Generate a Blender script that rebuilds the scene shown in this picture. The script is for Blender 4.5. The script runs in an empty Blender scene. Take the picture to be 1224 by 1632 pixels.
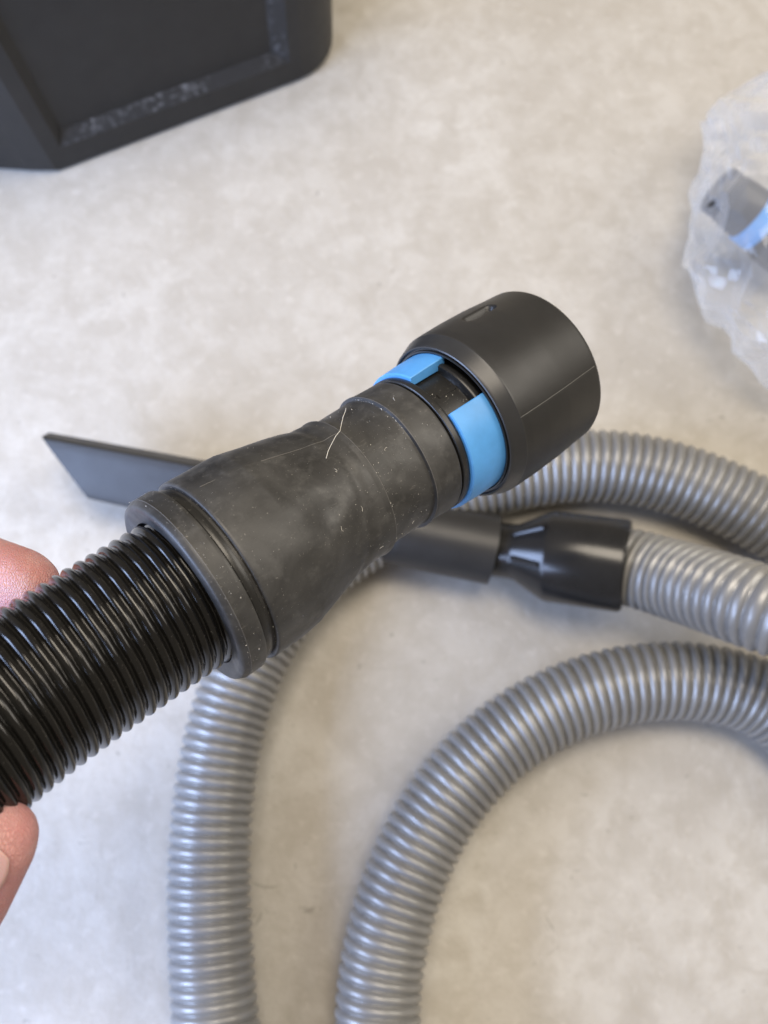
import bpy, bmesh, math, random
from mathutils import Vector, Matrix, noise
random.seed(7)
sc = bpy.context.scene
C = sc.collection
R = math.radians

# ---------------------------------------------------------------- camera
CAM = Vector((0, 0, .55)); PITCH = R(73)
FWD = Vector((0, math.cos(PITCH), -math.sin(PITCH))); UPV = Vector((0, math.sin(PITCH), math.cos(PITCH))); RGT = Vector((1, 0, 0))
FPX = 1450.0
cam = bpy.data.cameras.new('camera'); cam_o = bpy.data.objects.new('camera', cam); C.objects.link(cam_o)
cam.sensor_fit = 'VERTICAL'; cam.sensor_height = 24; cam.sensor_width = 18; cam.lens = 24 * FPX / 1632
cam.clip_start = .01; cam.clip_end = 60
cam_o.matrix_world = Matrix((RGT, UPV, -FWD)).transposed().to_4x4(); cam_o.location = CAM
cam.dof.use_dof = True; cam.dof.focus_distance = .262; cam.dof.aperture_fstop = cam.lens / 2.7; cam.dof.aperture_blades = 0
sc.camera = cam_o
sc.render.resolution_x = 768; sc.render.resolution_y = 1024

# ---------------------------------------------------------------- light: open shade, cool daylight from the near left, warm bounce above
w = bpy.data.worlds.new('World'); sc.world = w; w.use_nodes = True
bg = w.node_tree.nodes['Background']; bg.inputs[0].default_value = (1.0, .87, .70, 1); bg.inputs[1].default_value = .27
def area(name, loc, target, size, size_y, power, col, spread=180):
    l = bpy.data.lights.new(name, 'AREA'); l.shape = 'RECTANGLE'; l.size = size; l.size_y = size_y; l.energy = power; l.color = col; l.spread = R(spread)
    o = bpy.data.objects.new(name, l); C.objects.link(o); o.location = loc
    o.rotation_euler = (Vector(target) - Vector(loc)).to_track_quat('-Z', 'Y').to_euler()
    return o
area('doorway_daylight', (-.92, -.28, .55), (-.25, .08, 0), 1.0, .5, 29, (.48, .63, 1.0))
area('ceiling_light', (.05, .45, 1.95), (0, .35, 0), 1.2, .7, 29, (1.0, .885, .73))
area('side_sheen_light', (1.45, .65, 1.35), (.1, .2, 0), 1.1, .9, 16, (1.0, .93, .83))  # unseen lamp added at right for the sheen on collar and sleeve
sc.view_settings.view_transform = 'Standard'; sc.view_settings.look = 'None'; sc.view_settings.exposure = 0.0; sc.view_settings.gamma = 1

def px(u, v, depth):
    return CAM + (FWD + RGT * ((u - 612) / FPX) + UPV * ((816 - v) / FPX)) * depth
def gp(u, v, z=0.0):
    d = FWD + RGT * ((u - 612) / FPX) + UPV * ((816 - v) / FPX)
    return CAM + d * ((z - CAM.z) / d.z)

# ---------------------------------------------------------------- materials
class NT:
    def __init__(s, name):
        s.m = bpy.data.materials.new(name); s.m.use_nodes = True; s.t = s.m.node_tree; s.n = s.t.nodes
        s.b = s.n['Principled BSDF']; s.out = s.n['Material Output']
        s.co = s.n.new('ShaderNodeTexCoord').outputs['Object']
    def link(s, a, b): s.t.links.new(a, b)
    def mapping(s, scale):
        m = s.n.new('ShaderNodeMapping'); m.inputs['Scale'].default_value = scale; s.link(s.co, m.inputs[0]); return m.outputs[0]
    def noise(s, scale, detail=3, rough=.5, co=None, dist=0):
        n = s.n.new('ShaderNodeTexNoise'); n.inputs['Scale'].default_value = scale; n.inputs['Detail'].default_value = detail
        n.inputs['Roughness'].default_value = rough; n.inputs['Distortion'].default_value = dist; s.link(co or s.co, n.inputs['Vector']); return n.outputs['Fac']
    def ramp(s, fac, stops):
        r = s.n.new('ShaderNodeValToRGB'); e = r.color_ramp.elements
        while len(e) < len(stops): e.new(.5)
        for k, (p, c) in enumerate(stops):
            e[k].position = p; e[k].color = (c, c, c, 1) if not hasattr(c, '__len__') else (*c, 1)
        s.link(fac, r.inputs[0]); return r.outputs[0]
    def mix(s, fac, a, b, mode='MIX'):
        m = s.n.new('ShaderNodeMix'); m.data_type = 'RGBA'; m.blend_type = mode
        for k, x in ((0, fac), (6, a), (7, b)):
            if hasattr(x, 'is_linked'): s.link(x, m.inputs[k])
            else: m.inputs[k].default_value = x if k == 0 else (*x, 1)
        return m.outputs[2]
    def bump(s, h, strength, dist, prev=None):
        b = s.n.new('ShaderNodeBump'); b.inputs['Strength'].default_value = strength; b.inputs['Distance'].default_value = dist
        s.link(h, b.inputs['Height'])
        if prev: s.link(prev, b.inputs['Normal'])
        return b.outputs[0]
    def set(s, **k):
        for a, v in k.items():
            i = s.b.inputs[a.replace('_', ' ')]
            if hasattr(v, 'is_linked'): s.link(v, i)
            else: i.default_value = (*v, 1) if hasattr(v, '__len__') and len(v) == 3 and i.type == 'RGBA' else v
        return s

def plastic(name, col, rough, dust=.0, bump=0, scale=900, dustcol=(.3, .29, .27), spec=.5):
    n = NT(name); c = n.mix(n.ramp(n.noise(60, 4, .6), [(.35, 0), (.75, 1)]), tuple(x * .85 for x in col), tuple(x * 1.15 for x in col))
    if dust:
        sp = n.ramp(n.noise(scale, 2, .6), [(.66, 0), (.74, 1)])
        f = n.n.new('ShaderNodeMath'); f.operation = 'MULTIPLY'; f.inputs[1].default_value = dust; n.link(sp, f.inputs[0])
        c = n.mix(f.outputs[0], c, dustcol)
    rr = n.n.new('ShaderNodeMapRange'); rr.inputs[3].default_value = rough * .85; rr.inputs[4].default_value = min(1, rough * 1.2)
    n.link(n.noise(90, 3), rr.inputs[0])
    n.set(Base_Color=c, Roughness=rr.outputs[0], Specular_IOR_Level=spec)
    if bump: n.set(Normal=n.bump(n.noise(scale * 1.6, 2), bump, .0004))
    return n.m
M = {}
# concrete
n = NT('concrete')
a = n.noise(3.2, 4, .55); b = n.noise(13, 5, .6, dist=.4); c = n.noise(55, 3, .6)
col = n.mix(n.ramp(a, [(.35, 0), (.65, 1)]), (.47, .445, .40), (.545, .525, .485))
col = n.mix(n.ramp(b, [(.34, .7), (.58, 0)]), col, (.425, .395, .345))
col = n.mix(n.ramp(n.noise(34, 4, .65, dist=.8), [(.36, .6), (.56, 0)]), col, (.405, .375, .325))
col = n.mix(n.ramp(c, [(.34, .5), (.55, 0)]), col, (.40, .37, .32))
col = n.mix(n.ramp(n.noise(130, 3, .6), [(.56, 0), (.72, .45)]), col, (.60, .575, .53))
col = n.mix(n.ramp(n.noise(260, 3, .6), [(.60, 0), (.75, .4)]), col, (.31, .285, .245))
pit = n.noise(46, 3, .75, dist=1.5)
col = n.mix(n.ramp(pit, [(.675, 0), (.72, .6)]), col, (.25, .23, .20))
n.set(Base_Color=col, Roughness=n.ramp(b, [(.3, .72), (.7, .5)]), Specular_IOR_Level=.35)
n.set(Normal=n.bump(n.noise(220, 4, .6), .35, .0012, n.bump(b, .25, .003)))
M['concrete'] = n.m
# dusty matte rubber of the sleeve
n = NT('dusty_rubber')
st = n.mapping((1500, 1500, 300))
base = n.mix(n.ramp(n.noise(55, 5, .6, dist=.6), [(.36, 0), (.7, 1)]), (.025, .025, .0252), (.060, .060, .0605))
base = n.mix(n.ramp(n.noise(130, 5, .65), [(.52, 0), (.72, .7)]), base, (.095, .095, .095))
scr = n.ramp(n.noise(1, 3, .6, co=st), [(.64, 0), (.76, .35)])
base = n.mix(scr, base, (.17, .16, .15))
base = n.mix(n.ramp(n.noise(1500, 2, .5), [(.70, 0), (.76, .6)]), base, (.26, .25, .235))
n.set(Base_Color=base, Roughness=n.ramp(n.noise(110, 4), [(.3, .36), (.7, .52)]), Specular_IOR_Level=.45)
n.set(Normal=n.bump(n.noise(1, 3, .6, co=st), .12, .0002, n.bump(n.noise(60, 2), .36, .002)))
M['rubber'] = n.m
M['gloss_black'] = plastic('glossy_black_hose_plastic', (.007, .0068, .0065), .15, .25, 0, 1600, (.2, .19, .18))
M['barrel'] = plastic('black_barrel_plastic', (.016, .016, .016), .33, .35, 0, 1500)
M['collar'] = plastic('satin_black_collar_plastic', (.020, .020, .0205), .40, .12, .10, 2600, (.12, .12, .12))
M['collar_edge'] = plastic('polished_black_edge', (.030, .030, .030), .34, .1, 0, 2600, (.12, .12, .12))
M['blue'] = plastic('sky_blue_plastic', (.10, .37, .83), .42, 0)
M['connector'] = plastic('connector_black_plastic', (.016, .016, .0165), .22, 0)
M['tool'] = plastic('matte_charcoal_plastic', (.026, .0255, .025), .40, 0, .2, 1500)
M['case'] = plastic('textured_black_case_plastic', (.015, .015, .0155), .47, .25, .7, 900, (.07, .07, .07))
M['silver'] = None
n = NT('silver_grey_hose_plastic')
n.set(Base_Color=n.mix(n.ramp(n.noise(30, 3), [(.3, 0), (.7, 1)]), (.255, .255, .255), (.31, .31, .305)), Metallic=.35, Roughness=.35, Specular_IOR_Level=.5)
M['silver'] = n.m
n = NT('scuffed_plastic')
n.set(Base_Color=n.mix(n.ramp(n.noise(210, 4, .7), [(.50, 0), (.66, 1)]), (.022, .022, .023), n.mix(n.ramp(n.noise(28, 2), [(.42, 0), (.6, 1)]), (.026, .026, .028), (.19, .195, .21))), Roughness=.6)
M['scuff'] = n.m
n = NT('skin')
sk = n.mix(n.ramp(n.noise(70, 4, .55), [(.3, 0), (.7, 1)]), (.54, .225, .22), (.60, .35, .335))
sk = n.mix(n.ramp(n.noise(420, 2), [(.5, 0), (.75, .25)]), sk, (.50, .21, .19))
n.set(Base_Color=sk, Roughness=.48, Subsurface_Weight=.35, Subsurface_Scale=.004, Subsurface_Radius=(1, .35, .2))
vo = n.n.new('ShaderNodeTexVoronoi'); vo.feature = 'DISTANCE_TO_EDGE'; vo.inputs['Scale'].default_value = 1500
dm = n.n.new('ShaderNodeMapping'); dm.inputs['Scale'].default_value = (1, .45, 1); n.link(n.co, dm.inputs[0]); n.link(dm.outputs[0], vo.inputs['Vector'])
n.set(Normal=n.bump(n.ramp(vo.outputs['Distance'], [(0, 0), (.2, 1)]), .6, .0004, n.bump(n.noise(240, 4, .6), .35, .0008)))
M['skin'] = n.m
n = NT('fingernail'); n.set(Base_Color=(.56, .35, .325), Roughness=.34, Subsurface_Weight=.2, Subsurface_Scale=.002); M['nail'] = n.m
M['line'] = plastic('parting_line_grey', (.16, .16, .155), .5)
M['rubber_line'] = plastic('rubbed_highlight_rubber', (.15, .145, .14), .6)  # pale tint for painted rim highlights and worn edges, also the mould line
n = NT('dust'); n.set(Base_Color=(.72, .70, .66), Roughness=.8); M['dust'] = n.m
n = NT('clear_bag_film')
tr = n.n.new('ShaderNodeBsdfTransparent'); tr.inputs[0].default_value = (.95, .955, .96, 1)
n.set(Base_Color=(.86, .87, .88), Roughness=.07, Specular_IOR_Level=1.0, Coat_Weight=.6, Coat_Roughness=.05)
fr = n.n.new('ShaderNodeLayerWeight'); fr.inputs[0].default_value = .35
mr = n.n.new('ShaderNodeMapRange'); mr.inputs[3].default_value = .15; mr.inputs[4].default_value = .65; n.link(fr.outputs['Facing'], mr.inputs[0])
mx = n.n.new('ShaderNodeMixShader'); n.link(mr.outputs[0], mx.inputs[0]); n.link(tr.outputs[0], mx.inputs[1]); n.link(n.b.outputs[0], mx.inputs[2]); n.link(mx.outputs[0], n.out.inputs[0])
M['film'] = n.m

# ---------------------------------------------------------------- helpers
def mesh_obj(name, verts, faces, mat, parent=None, smooth=True, sharp=None):
    me = bpy.data.meshes.new(name); me.from_pydata([tuple(v) for v in verts], [], faces); me.update()
    return link_mesh(name, me, mat, parent, smooth, sharp)
def link_mesh(name, me, mat, parent=None, smooth=True, sharp=None):
    if smooth:
        me.polygons.foreach_set('use_smooth', [True] * len(me.polygons))
        if sharp: me.set_sharp_from_angle(angle=R(sharp))
    for m in (mat if isinstance(mat, (list, tuple)) else [mat]): me.materials.append(m)
    o = bpy.data.objects.new(name, me); C.objects.link(o)
    if parent: o.parent = parent
    return o
def fix(o):
    bm = bmesh.new(); bm.from_mesh(o.data); bmesh.ops.recalc_face_normals(bm, faces=bm.faces); bm.to_mesh(o.data); bm.free(); return o
def tag(o, label=None, cat=None, group=None, kind=None):
    for k, v in (('label', label), ('category', cat), ('group', group), ('kind', kind)):
        if v: o[k] = v
    return o
def empty(name, mat):
    o = bpy.data.objects.new(name, None); o.empty_display_size = .02; C.objects.link(o); o.matrix_world = mat; return o
def densify(prof, step):
    out = [prof[0]]
    for (r0, z0), (r1, z1) in zip(prof, prof[1:]):
        k = max(1, int(math.hypot(r1 - r0, z1 - z0) / step))
        for i in range(1, k + 1): out.append((r0 + (r1 - r0) * i / k, z0 + (z1 - z0) * i / k))
    return out
def lathe(name, prof, mat, parent, seg=160, step=1.0, disp=None, sharp=40, a0=None, a1=None, close=False):
    """profile of (radius, height) in millimetres round the local z axis; disp(r, z, angle in degrees) -> radius"""
    prof = densify(prof, step); n = len(prof); vs = []; fs = []
    full = a0 is None
    angs = [360 * k / seg for k in range(seg)] if full else [a0 + (a1 - a0) * k / seg for k in range(seg + 1)]
    for a in angs:
        ca, sa = math.cos(R(a)), math.sin(R(a))
        for r, z in prof:
            q = disp(r, z, a) if disp else r
            vs.append((q * ca / 1000, q * sa / 1000, z / 1000))
    m = len(angs)
    for k in range(m if full else m - 1):
        for j in range(n - 1 + (1 if close else 0)):
            j2 = (j + 1) % n; k2 = (k + 1) % m
            fs.append((k * n + j, k2 * n + j, k2 * n + j2, k * n + j2))
    if not full:
        fs.append(tuple(range(n))); fs.append(tuple((m - 1) * n + j for j in reversed(range(n))))
    return fix(mesh_obj(name, vs, fs, mat, parent, True, sharp))
def catmull(pts, step):
    P = [Vector(p) for p in pts]; dense = [P[0]]
    for a, b in zip(P, P[1:]):
        k = max(1, int((b - a).length / .004)); dense += [a.lerp(b, (i + 1) / k) for i in range(k)]
    for _ in range(50):                                   # relax the corners into bends
        dense = [dense[0]] + [dense[i] * .5 + (dense[i - 1] + dense[i + 1]) * .25 for i in range(1, len(dense) - 1)] + [dense[-1]]
    out = [dense[0]]; need = step
    for a, b in zip(dense, dense[1:]):
        L = (b - a).length; pos = 0
        while L - pos >= need:
            pos += need; out.append(a.lerp(b, pos / L)); need = step
        need -= L - pos
    return out
def ribbed_tube(name, pts, rad, depth, pitch, per, seg, mat, parent, power=.55, helix=True):
    path = catmull(pts, pitch / per); n = len(path); vs = []; fs = []
    T = [(path[min(i + 2, n - 1)] - path[max(i - 2, 0)]).normalized() for i in range(n)]
    N = T[0].orthogonal().normalized()
    for i in range(n):
        N = (N - T[i] * N.dot(T[i])).normalized(); B = T[i].cross(N)
        for k in range(seg):
            a = 2 * math.pi * k / seg
            ph = i / per + (k / seg if helix else 0)
            r = rad - depth * (1 - abs(math.sin(math.pi * ph)) ** power)
            vs.append(path[i] + (N * math.cos(a) + B * math.sin(a)) * r)
    for i in range(n - 1):
        for k in range(seg):
            k2 = (k + 1) % seg; fs.append((i * seg + k, i * seg + k2, (i + 1) * seg + k2, (i + 1) * seg + k))
    fs.append(tuple(range(seg))[::-1]); fs.append(tuple((n - 1) * seg + k for k in range(seg)))
    return mesh_obj(name, vs, fs, mat, parent)
def loft(name, rings, mat, parent, cap=True, sharp=35):
    n = len(rings[0]); vs = [v for r in rings for v in r]; fs = []
    for i in range(len(rings) - 1):
        for k in range(n):
            k2 = (k + 1) % n; fs.append((i * n + k, i * n + k2, (i + 1) * n + k2, (i + 1) * n + k))
    if cap: fs.append(tuple(range(n))); fs.append(tuple((len(rings) - 1) * n + k for k in range(n)))
    return fix(mesh_obj(name, vs, fs, mat, parent, True, sharp))

# ---------------------------------------------------------------- floor
bm = bmesh.new(); bmesh.ops.create_grid(bm, x_segments=2, y_segments=2, size=3.0)
me = bpy.data.meshes.new('floor'); bm.to_mesh(me); bm.free()
tag(link_mesh('floor', me, M['concrete'], smooth=False), 'mottled pale concrete floor', kind='structure')

# ---------------------------------------------------------------- held hose end
ring = px(294, 945, .253); tip = px(860, 583, .32)
AX = (tip - ring).normalized()
ex = (-FWD - AX * (-FWD).dot(AX)).normalized()      # local y: towards the viewer
lx = ex.cross(AX).normalized()                      # local x
HB = Matrix((lx, ex, AX)).transposed().to_4x4(); HB.translation = ring
held = empty('vacuum_hose', HB)
tag(held, 'black ribbed hose with rubber cuff and blue release tabs, held up in a hand', 'vacuum hose')
HBI = HB.inverted()

def smooth01(x): x = max(0, min(1, x)); return x * x * (3 - 2 * x)
def sleeve_disp(r, z, a):
    q = r
    p = Vector((math.cos(R(a)) * 1.4, math.sin(R(a)) * 1.4, z / 17))
    if z > 11: q += .62 * noise.noise(p) * smooth01((z - 11) / 12) * smooth01((86 - z) / 8)
    q += .85 * math.cos(R(a)) * math.exp(-((z - 43) / 10) ** 2)                       # leans to one side
    q -= .35 * math.exp(-((z - 47 - 6 * math.cos(R(a - 60))) / 1.8) ** 2)             # soft crease round the neck
    d = ((z - 37) / 5.5) ** 2 + ((a - 98) / 11) ** 2                                  # thumb-sized dimple
    q -= 1.1 * math.exp(-d)
    d = ((z - 26) / 8) ** 2 + ((a - 128) / 16) ** 2
    q -= .45 * math.exp(-d)
    if 11 < z < 58:                                                                    # mould line
        c = 45.5 + max(0, z - 22) * .26
        q += .17 * math.exp(-((a - c) / .55) ** 2)
    return q
sleeve = lathe('rubber_sleeve', [(22.6, 1), (22.8, -.6), (27.0, -1.2), (28.2, -.7), (29.0, 1.0), (29.1, 6.0), (28.8, 6.6), (27.2, 6.7),
    (27.2, 10.3), (28.6, 10.35), (29.0, 10.8), (29.0, 14.5), (28.95, 22), (28.6, 27), (27.0, 33.5), (25.5, 40), (24.4, 46), (23.6, 52), (23.3, 57.2), (23.6, 58.2), (23.5, 58.8),
    (22.2, 58.95), (22.0, 66), (22.2, 74.6), (22.35, 75.1), (23.35, 75.3), (23.45, 76.2), (23.2, 77.0), (23.2, 86.0), (22.9, 86.5), (20.5, 86.6)], M['rubber'], held, 320, .55, sleeve_disp, 50)
lathe('groove_ring', [(27.0, 6.75), (27.75, 7.2), (27.9, 8.2), (27.7, 9.3), (27.0, 9.6)], M['barrel'], sleeve, 160, .4)
lathe('retaining_ring', [(20.6, 87.1), (22.9, 87.15), (23.35, 87.5), (23.35, 89.4), (23.1, 89.8), (20.6, 89.8)], M['barrel'], held, 200, .5)
lathe('inner_barrel', [(19.5, 84), (19.8, 89), (20.4, 89.6), (20.6, 91), (20.6, 101), (21.4, 101.4), (22.9, 101.6), (23.2, 102), (23.2, 103.4), (22.6, 103.8), (22.4, 108), (22.4, 118)], M['barrel'], held, 160, .6)
lathe('inner_rib', [(20.5, 93), (20.95, 93.4), (20.95, 100.4), (20.5, 100.7)], M['barrel'], held, 8, 1, a0=66, a1=70)
for a0, a1, lab in ((87, 236, 'large blue tab facing the viewer'), (-102, 45, 'blue tab curling over the far side')):
    t = lathe('release_tab', [(21.2, 89.9), (24.1, 89.9), (24.5, 90.3), (24.9, 97), (25.0, 104), (24.6, 104.6), (21.2, 104.6)], M['blue'], held, 70, 1.2, a0=a0, a1=a1, close=True, sharp=30)
    bv = t.modifiers.new('bevel', 'BEVEL'); bv.width = .0003; bv.segments = 2; bv.limit_method = 'ANGLE'; bv.angle_limit = R(50)
    t['label'] = lab
def collar_disp(r, z, a):
    if 108 < z < 150 and r > 27:
        dz = max(0, abs(z - 126) - 4.2) / 2.0; da = (a - 35) * .5
        d = math.hypot(dz, da / 2.0)
        r -= 3.2 * smooth01(1.35 - d) * (1 if d < 1.35 else 0)
        r += .05 * math.exp(-((a - 114) / .25) ** 2)
    return r
collar = lathe('end_collar', [(25.2, 118), (25.2, 103.9), (25.4, 103.6), (25.9, 103.6), (26.0, 104.6), (26.5, 104.7), (26.6, 103.9), (26.9, 103.7), (27.3, 103.9), (27.6, 104.3), (29.25, 108.5), (29.4, 108.75), (29.45, 109.3)], M['collar_edge'], held, 200, .6, None, 16)
collar2 = lathe('collar_body', [(29.45, 109.3), (29.6, 112), (29.75, 120), (29.6, 130), (29.0, 140), (28.75, 145.6), (28.4, 146.4), (27.6, 146.8), (26.4, 146.5), (26.2, 145), (25.8, 118), (25.8, 112)], M['collar'], collar, 480, .45, collar_disp, 60)
# ribbed black tube leaving the sleeve to the lower left
hp = []
for t in (12, 0, -10, -30, -50, -70): hp.append(Vector((0, 0, t / 1000)))
hp += [HBI @ px(-120, 1225, .212), HBI @ px(-215, 1320, .205), HBI @ px(-320, 1450, .20), HBI @ px(-420, 1620, .20)]
ribbed_tube('hose_tube', hp, .0226, .0021, .0036, 12, 96, M['gloss_black'], held, .6)
# pale dust grains caught on the rubber
vs = []; fs = []
def grain(t, a, r, s):
    c = Vector((r * math.cos(R(a)), r * math.sin(R(a)), t)) / 1000; k = len(vs)
    q = Matrix.Rotation(random.random() * 6.3, 3, Vector((random.random() - .5, random.random() - .5, random.random() - .5)).normalized())
    sx = s * random.uniform(.6, 1.8)
    for d in ((1, 0, 0), (-1, 0, 0), (0, 1, 0), (0, -1, 0), (0, 0, 1), (0, 0, -1)):
        vs.append(c + q @ Vector((d[0] * sx, d[1] * s, d[2] * s * .7)) / 1000)
    for f in ((0, 2, 4), (2, 1, 4), (1, 3, 4), (3, 0, 4), (2, 0, 5), (1, 2, 5), (3, 1, 5), (0, 3, 5)): fs.append(tuple(k + i for i in f))
SR = [(0, 29.1), (6, 29.1), (11, 29), (14.5, 29), (20, 28.9), (26.5, 28.3), (33, 27.1), (40, 25.6), (46, 24.4), (52, 23.6), (58.5, 23.25), (59, 22.05), (74, 22.3), (75.7, 23.1), (86, 23.15)]
def srad(t):
    for (t0, r0), (t1, r1) in zip(SR, SR[1:]):
        if t0 <= t <= t1: return r0 + (r1 - r0) * (t - t0) / max(1e-6, t1 - t0)
    return 23
for k in range(700):
    t = random.choice([random.uniform(0, 6), random.uniform(11, 58), random.uniform(11, 58), random.uniform(59, 75), random.uniform(59, 86)]); a = random.uniform(5, 175)
    if 6.2 < t < 10.8: continue
    grain(t, a, sleeve_disp(srad(t), t, a) + .02, random.choice([.03, .035, .04, .04, .05, .05, .06, .08, .13]))
for k in range(60): grain(75.2 + random.gauss(0, .25), random.uniform(20, 80), 22.7, random.choice([.06, .08, .1, .17]))
for k in range(70): grain(59.1 + abs(random.gauss(0, .5)), random.uniform(15, 170), 22.3, random.choice([.04, .06, .08, .12]))
for k in range(60): grain(random.choice([6.9, 10.2]) + random.gauss(0, .12), random.uniform(15, 165), 27.9, random.choice([.05, .06, .09]))
for k in range(26): grain(random.uniform(91, 101), random.uniform(58, 84), 20.7, random.choice([.05, .07, .1, .14]))
for k in range(36): grain(random.uniform(104, 105), random.uniform(60, 150), 26.6, random.choice([.06, .08, .12]))
for k in range(3): grain(104.2 + k * .3, 88 + k, 25, .24)
tag(mesh_obj('dust_specks', vs, fs, M['dust'], held, False), kind='stuff')
def tube_path(name, pts, r, mat, seg=8, parent=None):
    P = [Vector(p) for p in pts]; rings = []; N = None
    for i, p in enumerate(P):
        T = (P[min(i + 1, len(P) - 1)] - P[max(i - 1, 0)]).normalized()
        N = (T.orthogonal() if N is None else N - T * N.dot(T)).normalized(); B = T.cross(N)
        rings.append([p + (N * math.cos(6.2832 * k / seg) + B * math.sin(6.2832 * k / seg)) * r for k in range(seg)])
    return loft(name, rings, mat, parent)
for k in range(7):                                       # short curls of lint
    t0, a0_ = random.uniform(14, 84), random.uniform(25, 155); cur = []; hd = random.uniform(0, 6.3)
    for i in range(7):
        t0 += math.cos(hd) * .28; a0_ += math.sin(hd) * .28 * 2.3; hd += random.uniform(-.3, 1.0)
        rr_ = (sleeve_disp(srad(t0), t0, a0_) + .10) / 1000; cur.append(Vector((rr_ * math.cos(R(a0_)), rr_ * math.sin(R(a0_)), t0 / 1000)))
    tube_path('lint', cur, .00005, M['dust'], 5, sleeve)
def line_on(parent, name, f, t0, t1, a0_, a1_, rad, mat):
    P = []
    for i in range(61):
        q = i / 60; t = t0 + (t1 - t0) * q; a = a0_ + (a1_ - a0_) * q; r = f(t, a) / 1000
        P.append(Vector((r * math.cos(R(a)), r * math.sin(R(a)), t / 1000)))
    return tube_path(name, P, rad, mat, 6, parent)
CP = [(108, 29.3), (112, 29.6), (120, 29.75), (130, 29.6), (140, 29.0), (145.6, 28.75), (148, 28.6)]
def crad(t, a):
    for (t0, r0), (t1, r1) in zip(CP, CP[1:]):
        if t0 <= t <= t1: return r0 + (r1 - r0) * (t - t0) / (t1 - t0)
    return 29
line_on(collar2, 'parting_line', crad, 108.8, 145, 113, 112.3, .00009, M['line'])
line_on(sleeve, 'parting_line', lambda t, a: sleeve_disp(srad(t), t, a) - .02, 14, 57.5, 45.5, 53, .00010, M['rubber_line'])
for t_, r_ in ((58.75, 23.5), (75.5, 23.4), (10.6, 28.75), (1.2, 29.05)):  # pale tubes paint the rim highlight on the edges, together with wear
    line_on(sleeve, 'rubbed_highlight_edge', lambda t, a, r_=r_: sleeve_disp(r_, t, a) - .01, t_, t_, -10, 190, .00007, M['rubber_line'])
fp = []
for t, a, h in ((70, 24, .2), (68.5, 29, .35), (65, 37.5, .5), (62, 45, .5), (59.5, 51, .6), (58.4, 54, .6), (56.5, 55.5, .45), (54, 58.6, .4), (51, 63, .3), (48.5, 67.8, .2)):
    r = (sleeve_disp(srad(t), t, a) + h) / 1000
    fp.append(HB @ Vector((r * math.cos(R(a)), r * math.sin(R(a)), t / 1000)))
tag(tube_path('lint_fibre', fp, .00009, M['dust'], 6), 'thin pale fibre stuck across the rubber cuff of the held hose', 'fibre')

# ---------------------------------------------------------------- silver hose coiled on the floor
RS = .0225
sil = empty('coiled_hose', Matrix.Translation(gp(640, 1350)))
tag(sil, 'silver grey ribbed hose lying in loops on the concrete floor', 'hose')
SI = sil.matrix_world.inverted()
def gz(L, z=RS): return [gp(u, v, z) for u, v in L]
mid = [px(980, 898, .526), px(1040, 912, .520), px(1110, 935, .494), px(1180, 957, .466), px(1250, 984, .446)]
path = mid + [Vector(p) for p in ((.355, .045, .085), (.455, -.05, .05), (.50, -.2, .028), (.42, -.36, RS), (.2, -.43, RS), (.02, -.38, RS), (-.065, -.25, RS))]
path += gz([(350, 1700), (343, 1632), (334, 1500), (331, 1400), (338, 1270), (360, 1140), (408, 1020), (490, 910), (610, 830), (730, 780), (860, 745), (950, 738), (1030, 747), (1100, 767), (1170, 797), (1235, 832)])
path += [Vector(p) for p in ((.31, .10, RS), (.362, 0, RS), (.345, -.16, RS), (.26, -.28, RS), (.13, -.31, RS), (.035, -.235, RS))]
path += gz([(596, 1700), (596, 1632), (604, 1540), (627, 1440), (671, 1330), (738, 1230), (828, 1153), (925, 1105), (1030, 1081), (1130, 1083), (1230, 1108)])
path += [Vector(p) for p in ((.272, -.01, RS), (.288, -.075, RS), (.272, -.14, RS))]
ribbed_tube('hose_tube', [SI @ p for p in path], RS, .0036, .0061, 14, 60, M['silver'], sil, .5)
# connector at the end of the hose
def along(P0, P1, rings, mat, name, parent, seg=48, up=Vector((0, 0, 1)), sharp=30, inv=None):
    ax = (P1 - P0); L = ax.length; ax.normalize(); s = ax.cross(up).normalized(); u = s.cross(ax); out = []
    for f, shape in rings:
        out.append([(inv or Matrix()) @ (P0 + ax * (f * L) + s * x + u * y) for x, y in shape])
    return loft(name, out, mat, parent, True, sharp)
def circ(r, seg=48): return [(r * math.cos(6.28318 * k / seg), r * math.sin(6.28318 * k / seg)) for k in range(seg)]
K1 = px(996, 902, .520); K0 = px(766, 872, .545)
cn = along(K1, K0, [(-.0, circ(.0235)), (0, circ(.0262)), (.02, circ(.0268)), (.5, circ(.0268)), (.53, circ(.0262)), (.74, circ(.0168)), (.78, circ(.0163)), (1.0, circ(.0163)), (1.2, circ(.016))], M['connector'], 'connector', sil, inv=SI)
for da in (-.5, .35):                                   # moulded grip ribs on the taper
    ax = (K0 - K1).normalized(); s = ax.cross(Vector((0, 0, 1))).normalized(); u = s.cross(ax)
    d = (s * math.sin(da) + u * math.cos(da)); L = (K0 - K1).length
    tube_path('grip_rib', [SI @ (K1 + ax * L * f + d * r) for f, r in ((.54, .0262), (.62, .0225), (.70, .0187), (.74, .0166))], .0017, M['connector'], 10, cn)
lip = along(K1 + (K1 - K0) * .012, K0, [(0, circ(.0238)), (0, circ(.0255)), (.02, circ(.0262)), (.035, circ(.0262))], M['connector'], 'connector_lip', cn, inv=SI)

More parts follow.
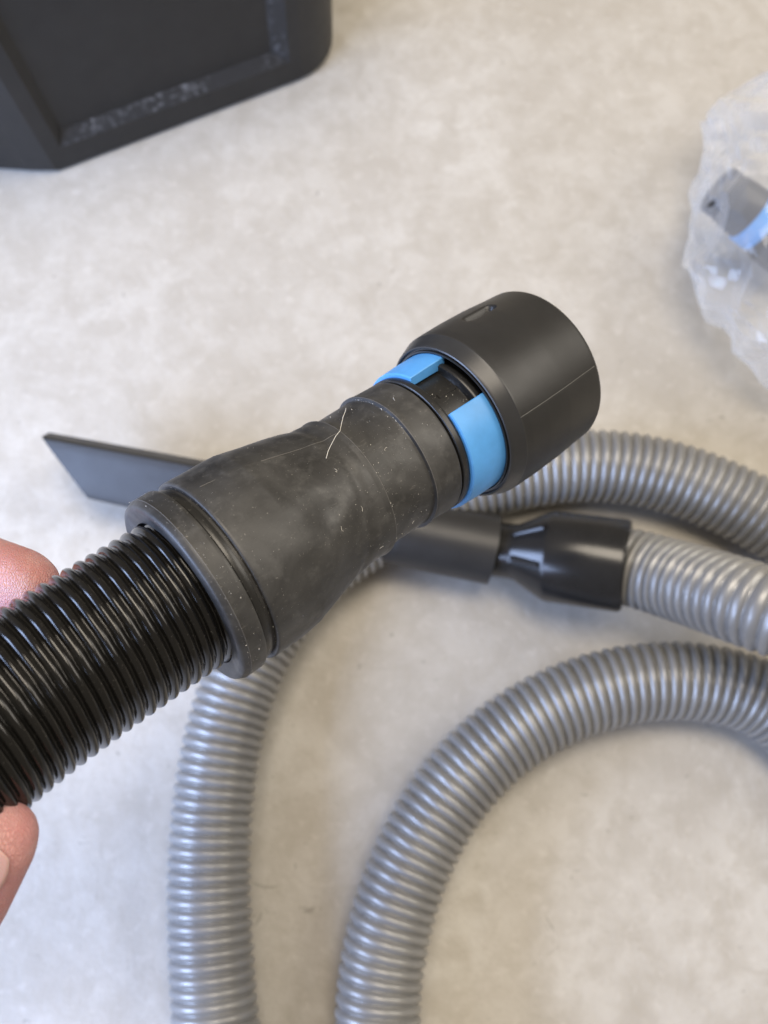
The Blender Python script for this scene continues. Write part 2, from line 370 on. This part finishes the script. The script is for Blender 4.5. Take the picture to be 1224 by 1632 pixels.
# ---------------------------------------------------------------- crevice tool
S1 = px(786, 876, .543); S0 = px(628, 843, .545); E0 = px(196, 762, .538); EM = px(70, 734, .545)
ax = (S1 - EM).normalized(); s = ax.cross(Vector((0, 0, 1))).normalized(); u = s.cross(ax)
ang = R(35)
wd = (s * math.cos(ang) - u * math.sin(ang)); th = (s * -math.sin(ang) - u * -math.cos(ang) * -1)
th = ax.cross(wd).normalized()
if th.z < 0: th = -th
def rrect(w, t, r, n=48):
    pts = []
    for k in range(n):
        a = 6.28318 * k / n; c, q = math.cos(a), math.sin(a); p = 9.0
        m = (abs(c) ** p + abs(q) ** p) ** (-1 / p); pts.append((c * m * w, q * m * t))
    return pts
def morph(f, w, t, rr):
    A = rrect(w, t, 0); B = circ(rr); return [((1 - f) * a[0] + f * b[0], (1 - f) * a[1] + f * b[1]) for a, b in zip(A, B)]
ct = empty('crevice_tool', Matrix.Translation(S0 * .5 + E0 * .5)); CI = ct.matrix_world.inverted()
tag(ct, 'matte black crevice nozzle with slanted flat tip, lying behind the held cuff', 'crevice tool')
Ltot = (S1 - EM).length; rings = []
for f, shp, off in ((0.0, rrect(.0165, .0070, 0), 0), (.30, rrect(.0178, .0078, 0), 0), (.52, morph(.0, .0185, .0105, .02), 0), (.72, morph(.6, .019, .012, .0205), 0), (.79, circ(.0205), 0), (.80, circ(.0207), 0), (1.0, circ(.0212), 0)):
    ring_ = []
    for x, y in shp:
        p = EM + ax * (f * Ltot) + wd * x + th * y
        if f == 0: p += ax * max(0, (x + .0165)) * .95          # slanted mouth
        ring_.append(CI @ p)
    rings.append(ring_)
loft('nozzle_body', rings, M['tool'], ct, True, 30)

# ---------------------------------------------------------------- black case, upper left
A0 = gp(-150, 262); A1 = gp(50, 277); A2 = gp(92, 277); B1 = gp(482, 130); 
fx = (B1 - A2).normalized(); bk = Vector((-fx.y, fx.x, 0))
foot = [A1 - (A2 - A1) * .15 + (A0 - A1), A1, A2, B1]
for k in range(1, 9):
    a = R(90 * k / 8); r = .038
    foot.append(B1 + fx * r * math.sin(a) + bk * r * (1 - math.cos(a)))
foot += [foot[-1] + bk * .10, foot[0] + bk * .14]
cs = empty('plastic_case', Matrix.Translation(Vector((A2.x * .5 + B1.x * .5, A2.y * .5 + B1.y * .5, 0)))); KI = cs.matrix_world.inverted()
tag(cs, 'black textured plastic case with recessed front panel standing on the floor', 'case')
cen = sum(foot, Vector()) / len(foot); H = .26
vs = []; fs = []; nF = len(foot); levels = [(0, -.004), (.004, .0), (.10, .004), (H - .006, .011), (H, .005)]
for z, off in levels:
    for p in foot:
        d = (p - cen); d.z = 0; q = p + d.normalized() * off; vs.append(KI @ Vector((q.x, q.y, z)))
hole = None
for l in range(len(levels) - 1):
    for k in range(nF):
        k2 = (k + 1) % nF
        if k == 2 and l in (1, 2): continue             # front face: built below with the recess
        fs.append((l * nF + k, l * nF + k2, (l + 1) * nF + k2, (l + 1) * nF + k))
fs.append(tuple(range(nF))); fs.append(tuple((len(levels) - 1) * nF + k for k in range(nF)))
# front frame
a, b, c_, d_, e_, f_ = (vs[1 * nF + 2], vs[1 * nF + 3], vs[2 * nF + 3], vs[3 * nF + 3], vs[3 * nF + 2], vs[2 * nF + 2])
def lerp(p, q, t): return p + (q - p) * t
def fpt(x, z):                                            # point on the front face, x 0..1, z 0..1
    return lerp(lerp(a, b, x), lerp(e_, d_, x), z)
nrm = (b - a).cross(e_ - a).normalized()
if nrm.y > 0: nrm = -nrm
i0 = len(vs)
x0, x1, z0, z1 = .055, .955, .075, .93
dp = .006
for x, z, o in ((0, 0, 0), (1, 0, 0), (1, 1, 0), (0, 1, 0), (x0, z0, 0), (x1, z0, 0), (x1, z1, 0), (x0, z1, 0)):
    vs.append(fpt(x, z) - nrm * o)
for k in range(4): fs.append((i0 + k, i0 + (k + 1) % 4, i0 + 4 + (k + 1) % 4, i0 + 4 + k))
shell = fix(mesh_obj('shell', vs, fs, M['case'], cs, True, 25))
bv = shell.modifiers.new('bevel', 'BEVEL'); bv.width = .002; bv.segments = 3; bv.limit_method = 'ANGLE'; bv.angle_limit = R(28)
outer = [vs[i0 + 4 + k] for k in range(4)]
inner = [fpt(x, z) - nrm * dp for x, z in ((x0 + .035, z0 + .035), (x1 - .06, z0 + .035), (x1 - .06, z1 - .03), (x0 + .035, z1 - .03))]
mesh_obj('front_panel', inner, [(0, 1, 2, 3)], M['case'], cs, False)
for k, m in ((0, 'scuff'), (1, 'scuff'), (2, 'case'), (3, 'case')):
    k2 = (k + 1) % 4; fix(mesh_obj('panel_edge', [outer[k], outer[k2], inner[k2], inner[k]], [(0, 1, 2, 3)], M[m], cs, False))

# ---------------------------------------------------------------- bagged adapter, right
bc = gp(1397, 360, .045)
def blob(name, c, rad, sub, seed, parent=None):
    bm = bmesh.new(); bmesh.ops.create_icosphere(bm, subdivisions=sub, radius=1)
    for v in bm.verts:
        p = v.co.copy(); d = p.normalized()
        q = d * 1.6 + Vector((seed, seed * 2, 0))
        th_ = math.atan2(d.y, d.x); fold = Vector((math.cos(th_) * 2.4, math.sin(th_) * 2.4, d.z * .7 + seed))
        r1 = 1 - abs(noise.noise(q)) * 2; r2 = 1 - abs(noise.noise(fold)) * 2; r3 = 1 - abs(noise.noise(fold * 2.2 + Vector((1, 7, 3)))) * 2
        s_ = .82 + .09 * r1 + .11 * r2 + .07 * r3 + random.uniform(-.006, .006)
        v.co = Vector((d.x * rad[0], d.y * rad[1], d.z * rad[2])) * s_
        v.co.z = max(v.co.z, -c.z + .001 + .002 * (noise.noise(q * 6) + 1))
    me = bpy.data.meshes.new(name); bm.to_mesh(me); bm.free()
    o = link_mesh(name, me, M['film'], parent, False); o.location = c; return o
bag = blob('plastic_bag', bc, (.124, .130, .062), 5, 3.3)
tag(bag, 'crinkled clear plastic bag on the floor with a black and blue adapter inside', 'plastic bag')
p0 = px(1142, 300, .585); p1 = px(1330, 445, .60); ad_ax = (p1 - p0).normalized()
ay = (Vector((0, 0, 1)) - ad_ax * ad_ax.z).normalized(); am = Matrix((ay.cross(ad_ax), ay, ad_ax)).transposed().to_4x4(); am.translation = p0
ad = empty('hose_adapter', am); tag(ad, 'black hose adapter with a sky blue band, sealed in the clear bag', 'hose adapter')
lathe('adapter_body', [(0, 1.5), (9, 1.2), (13.5, 0), (15.5, 1), (15.8, 7), (15, 8), (15, 10), (16.2, 11), (17.2, 24), (17.2, 28)], M['tool'], ad, 64, 2)
lathe('blue_band', [(16.8, 28), (18.6, 28.3), (18.8, 38), (18.5, 40), (16.8, 40.2)], M['blue'], ad, 64, 2)
lathe('end_socket', [(17, 40), (17.4, 41), (19, 46), (20.5, 48), (20.5, 74), (18.5, 74.2), (18, 55)], M['tool'], ad, 64, 2)

# ---------------------------------------------------------------- hand
bm = bmesh.new()
def chain(pts, rad):
    """overlapping spheres along a smooth bone chain"""
    P = [p if isinstance(p, Vector) else px(*p) for p in pts]
    for i in range(len(P) - 1):
        for k in range(9):
            t = k / 8; c = P[i].lerp(P[i + 1], t); r = rad[i] + (rad[i + 1] - rad[i]) * t
            bmesh.ops.create_icosphere(bm, subdivisions=3, radius=r, matrix=Matrix.Translation(c))
thumb = [(-330, 1330, .272), (-235, 1500, .250), (-105, 1535, .226), (-50, 1435, .216), (-4, 1348, .212), (6, 1330, .212)]
chain(thumb, [.015, .0125, .0098, .0096, .0089, .0080])
index = [(-330, 960, .292), (-235, 860, .288), (-120, 872, .283), (-30, 908, .280), (32, 927, .276), (46, 932, .275)]
chain(index, [.012, .0110, .0110, .0112, .0105, .0095])
chain([(-370, 1030, .292), (-250, 940, .293), (-140, 960, .282), (-85, 1050, .270), (-80, 1100, .262)], [.012, .0105, .0095, .0085, .0075])
chain([(-400, 1110, .290), (-300, 1020, .290), (-200, 1050, .276), (-155, 1140, .262), (-150, 1190, .255)], [.012, .010, .009, .0082, .0072])
chain([(-430, 1200, .286), (-350, 1120, .284), (-270, 1150, .268), (-225, 1230, .254), (-215, 1270, .248)], [.011, .009, .008, .0072, .0064])
for a_, b_ in (((-330, 960), (-330, 1330)), ((-370, 1030), (-430, 1330)), ((-400, 1110), (-500, 1330)), ((-430, 1200), (-540, 1330)), ((-330, 1100), (-560, 1360))):
    chain([(a_[0], a_[1], .292), (b_[0], b_[1], .288)], [.013, .016])
W0 = px(-520, 1420, .290)
for off in (-.012, .012):
    chain([px(-430, 1330, .288) + RGT * off, W0 + RGT * off * 1.3, W0 + Vector((off * 1.6 - .01, -.06, -.005)), W0 + Vector((off * 2 - .02, -.16, 0)), W0 + Vector((off * 2.2 - .03, -.30, .02))], [.017, .020, .021, .028, .034])
me = bpy.data.meshes.new('hand'); bm.to_mesh(me); bm.free()
hand = bpy.data.objects.new('hand', me); C.objects.link(hand)
rm = hand.modifiers.new('remesh', 'REMESH'); rm.mode = 'VOXEL'; rm.voxel_size = .0011
sm = hand.modifiers.new('smooth', 'SMOOTH'); sm.factor = .5; sm.iterations = 14
dg = bpy.context.evaluated_depsgraph_get(); me2 = bpy.data.meshes.new_from_object(hand.evaluated_get(dg)); bpy.data.objects.remove(hand)
hand = link_mesh('hand', me2, M['skin']); hand.data.name = 'hand'
tag(hand, 'bare hand reaching in from the left, pinching the black ribbed hose', 'hand')
# thumb nail
def nail(c, dist, nor, w, l):
    nor = nor.normalized(); dist = (dist - nor * dist.dot(nor)).normalized(); sd = dist.cross(nor); vs = []; fs = []; n = 14
    for i in range(n + 1):
        for j in range(n + 1):
            x = (i / n * 2 - 1); y = (j / n * 2 - 1)
            X = x * math.sqrt(1 - .42 * y * y); Y = y * math.sqrt(1 - .36 * x * x)
            vs.append(c + sd * X * w + dist * Y * l - nor * ((X * X) * w * .42 + (Y * Y) * l * .10))
    for i in range(n):
        for j in range(n): k = i * (n + 1) + j; fs.append((k, k + 1, k + n + 2, k + n + 1))
    o = fix(mesh_obj('fingernail', vs, fs, M['nail'], hand)); sd_ = o.modifiers.new('solid', 'SOLIDIFY'); sd_.thickness = .0006; sd_.offset = 0
    return o
c0 = px(-1, 1362, .213); dv = px(6, 1330, .212) - px(-50, 1435, .216)
nn = -RGT * .16 - FWD * .98 - UPV * .05
nail(c0 + nn.normalized() * .0095, dv, nn, .0062, .0076)
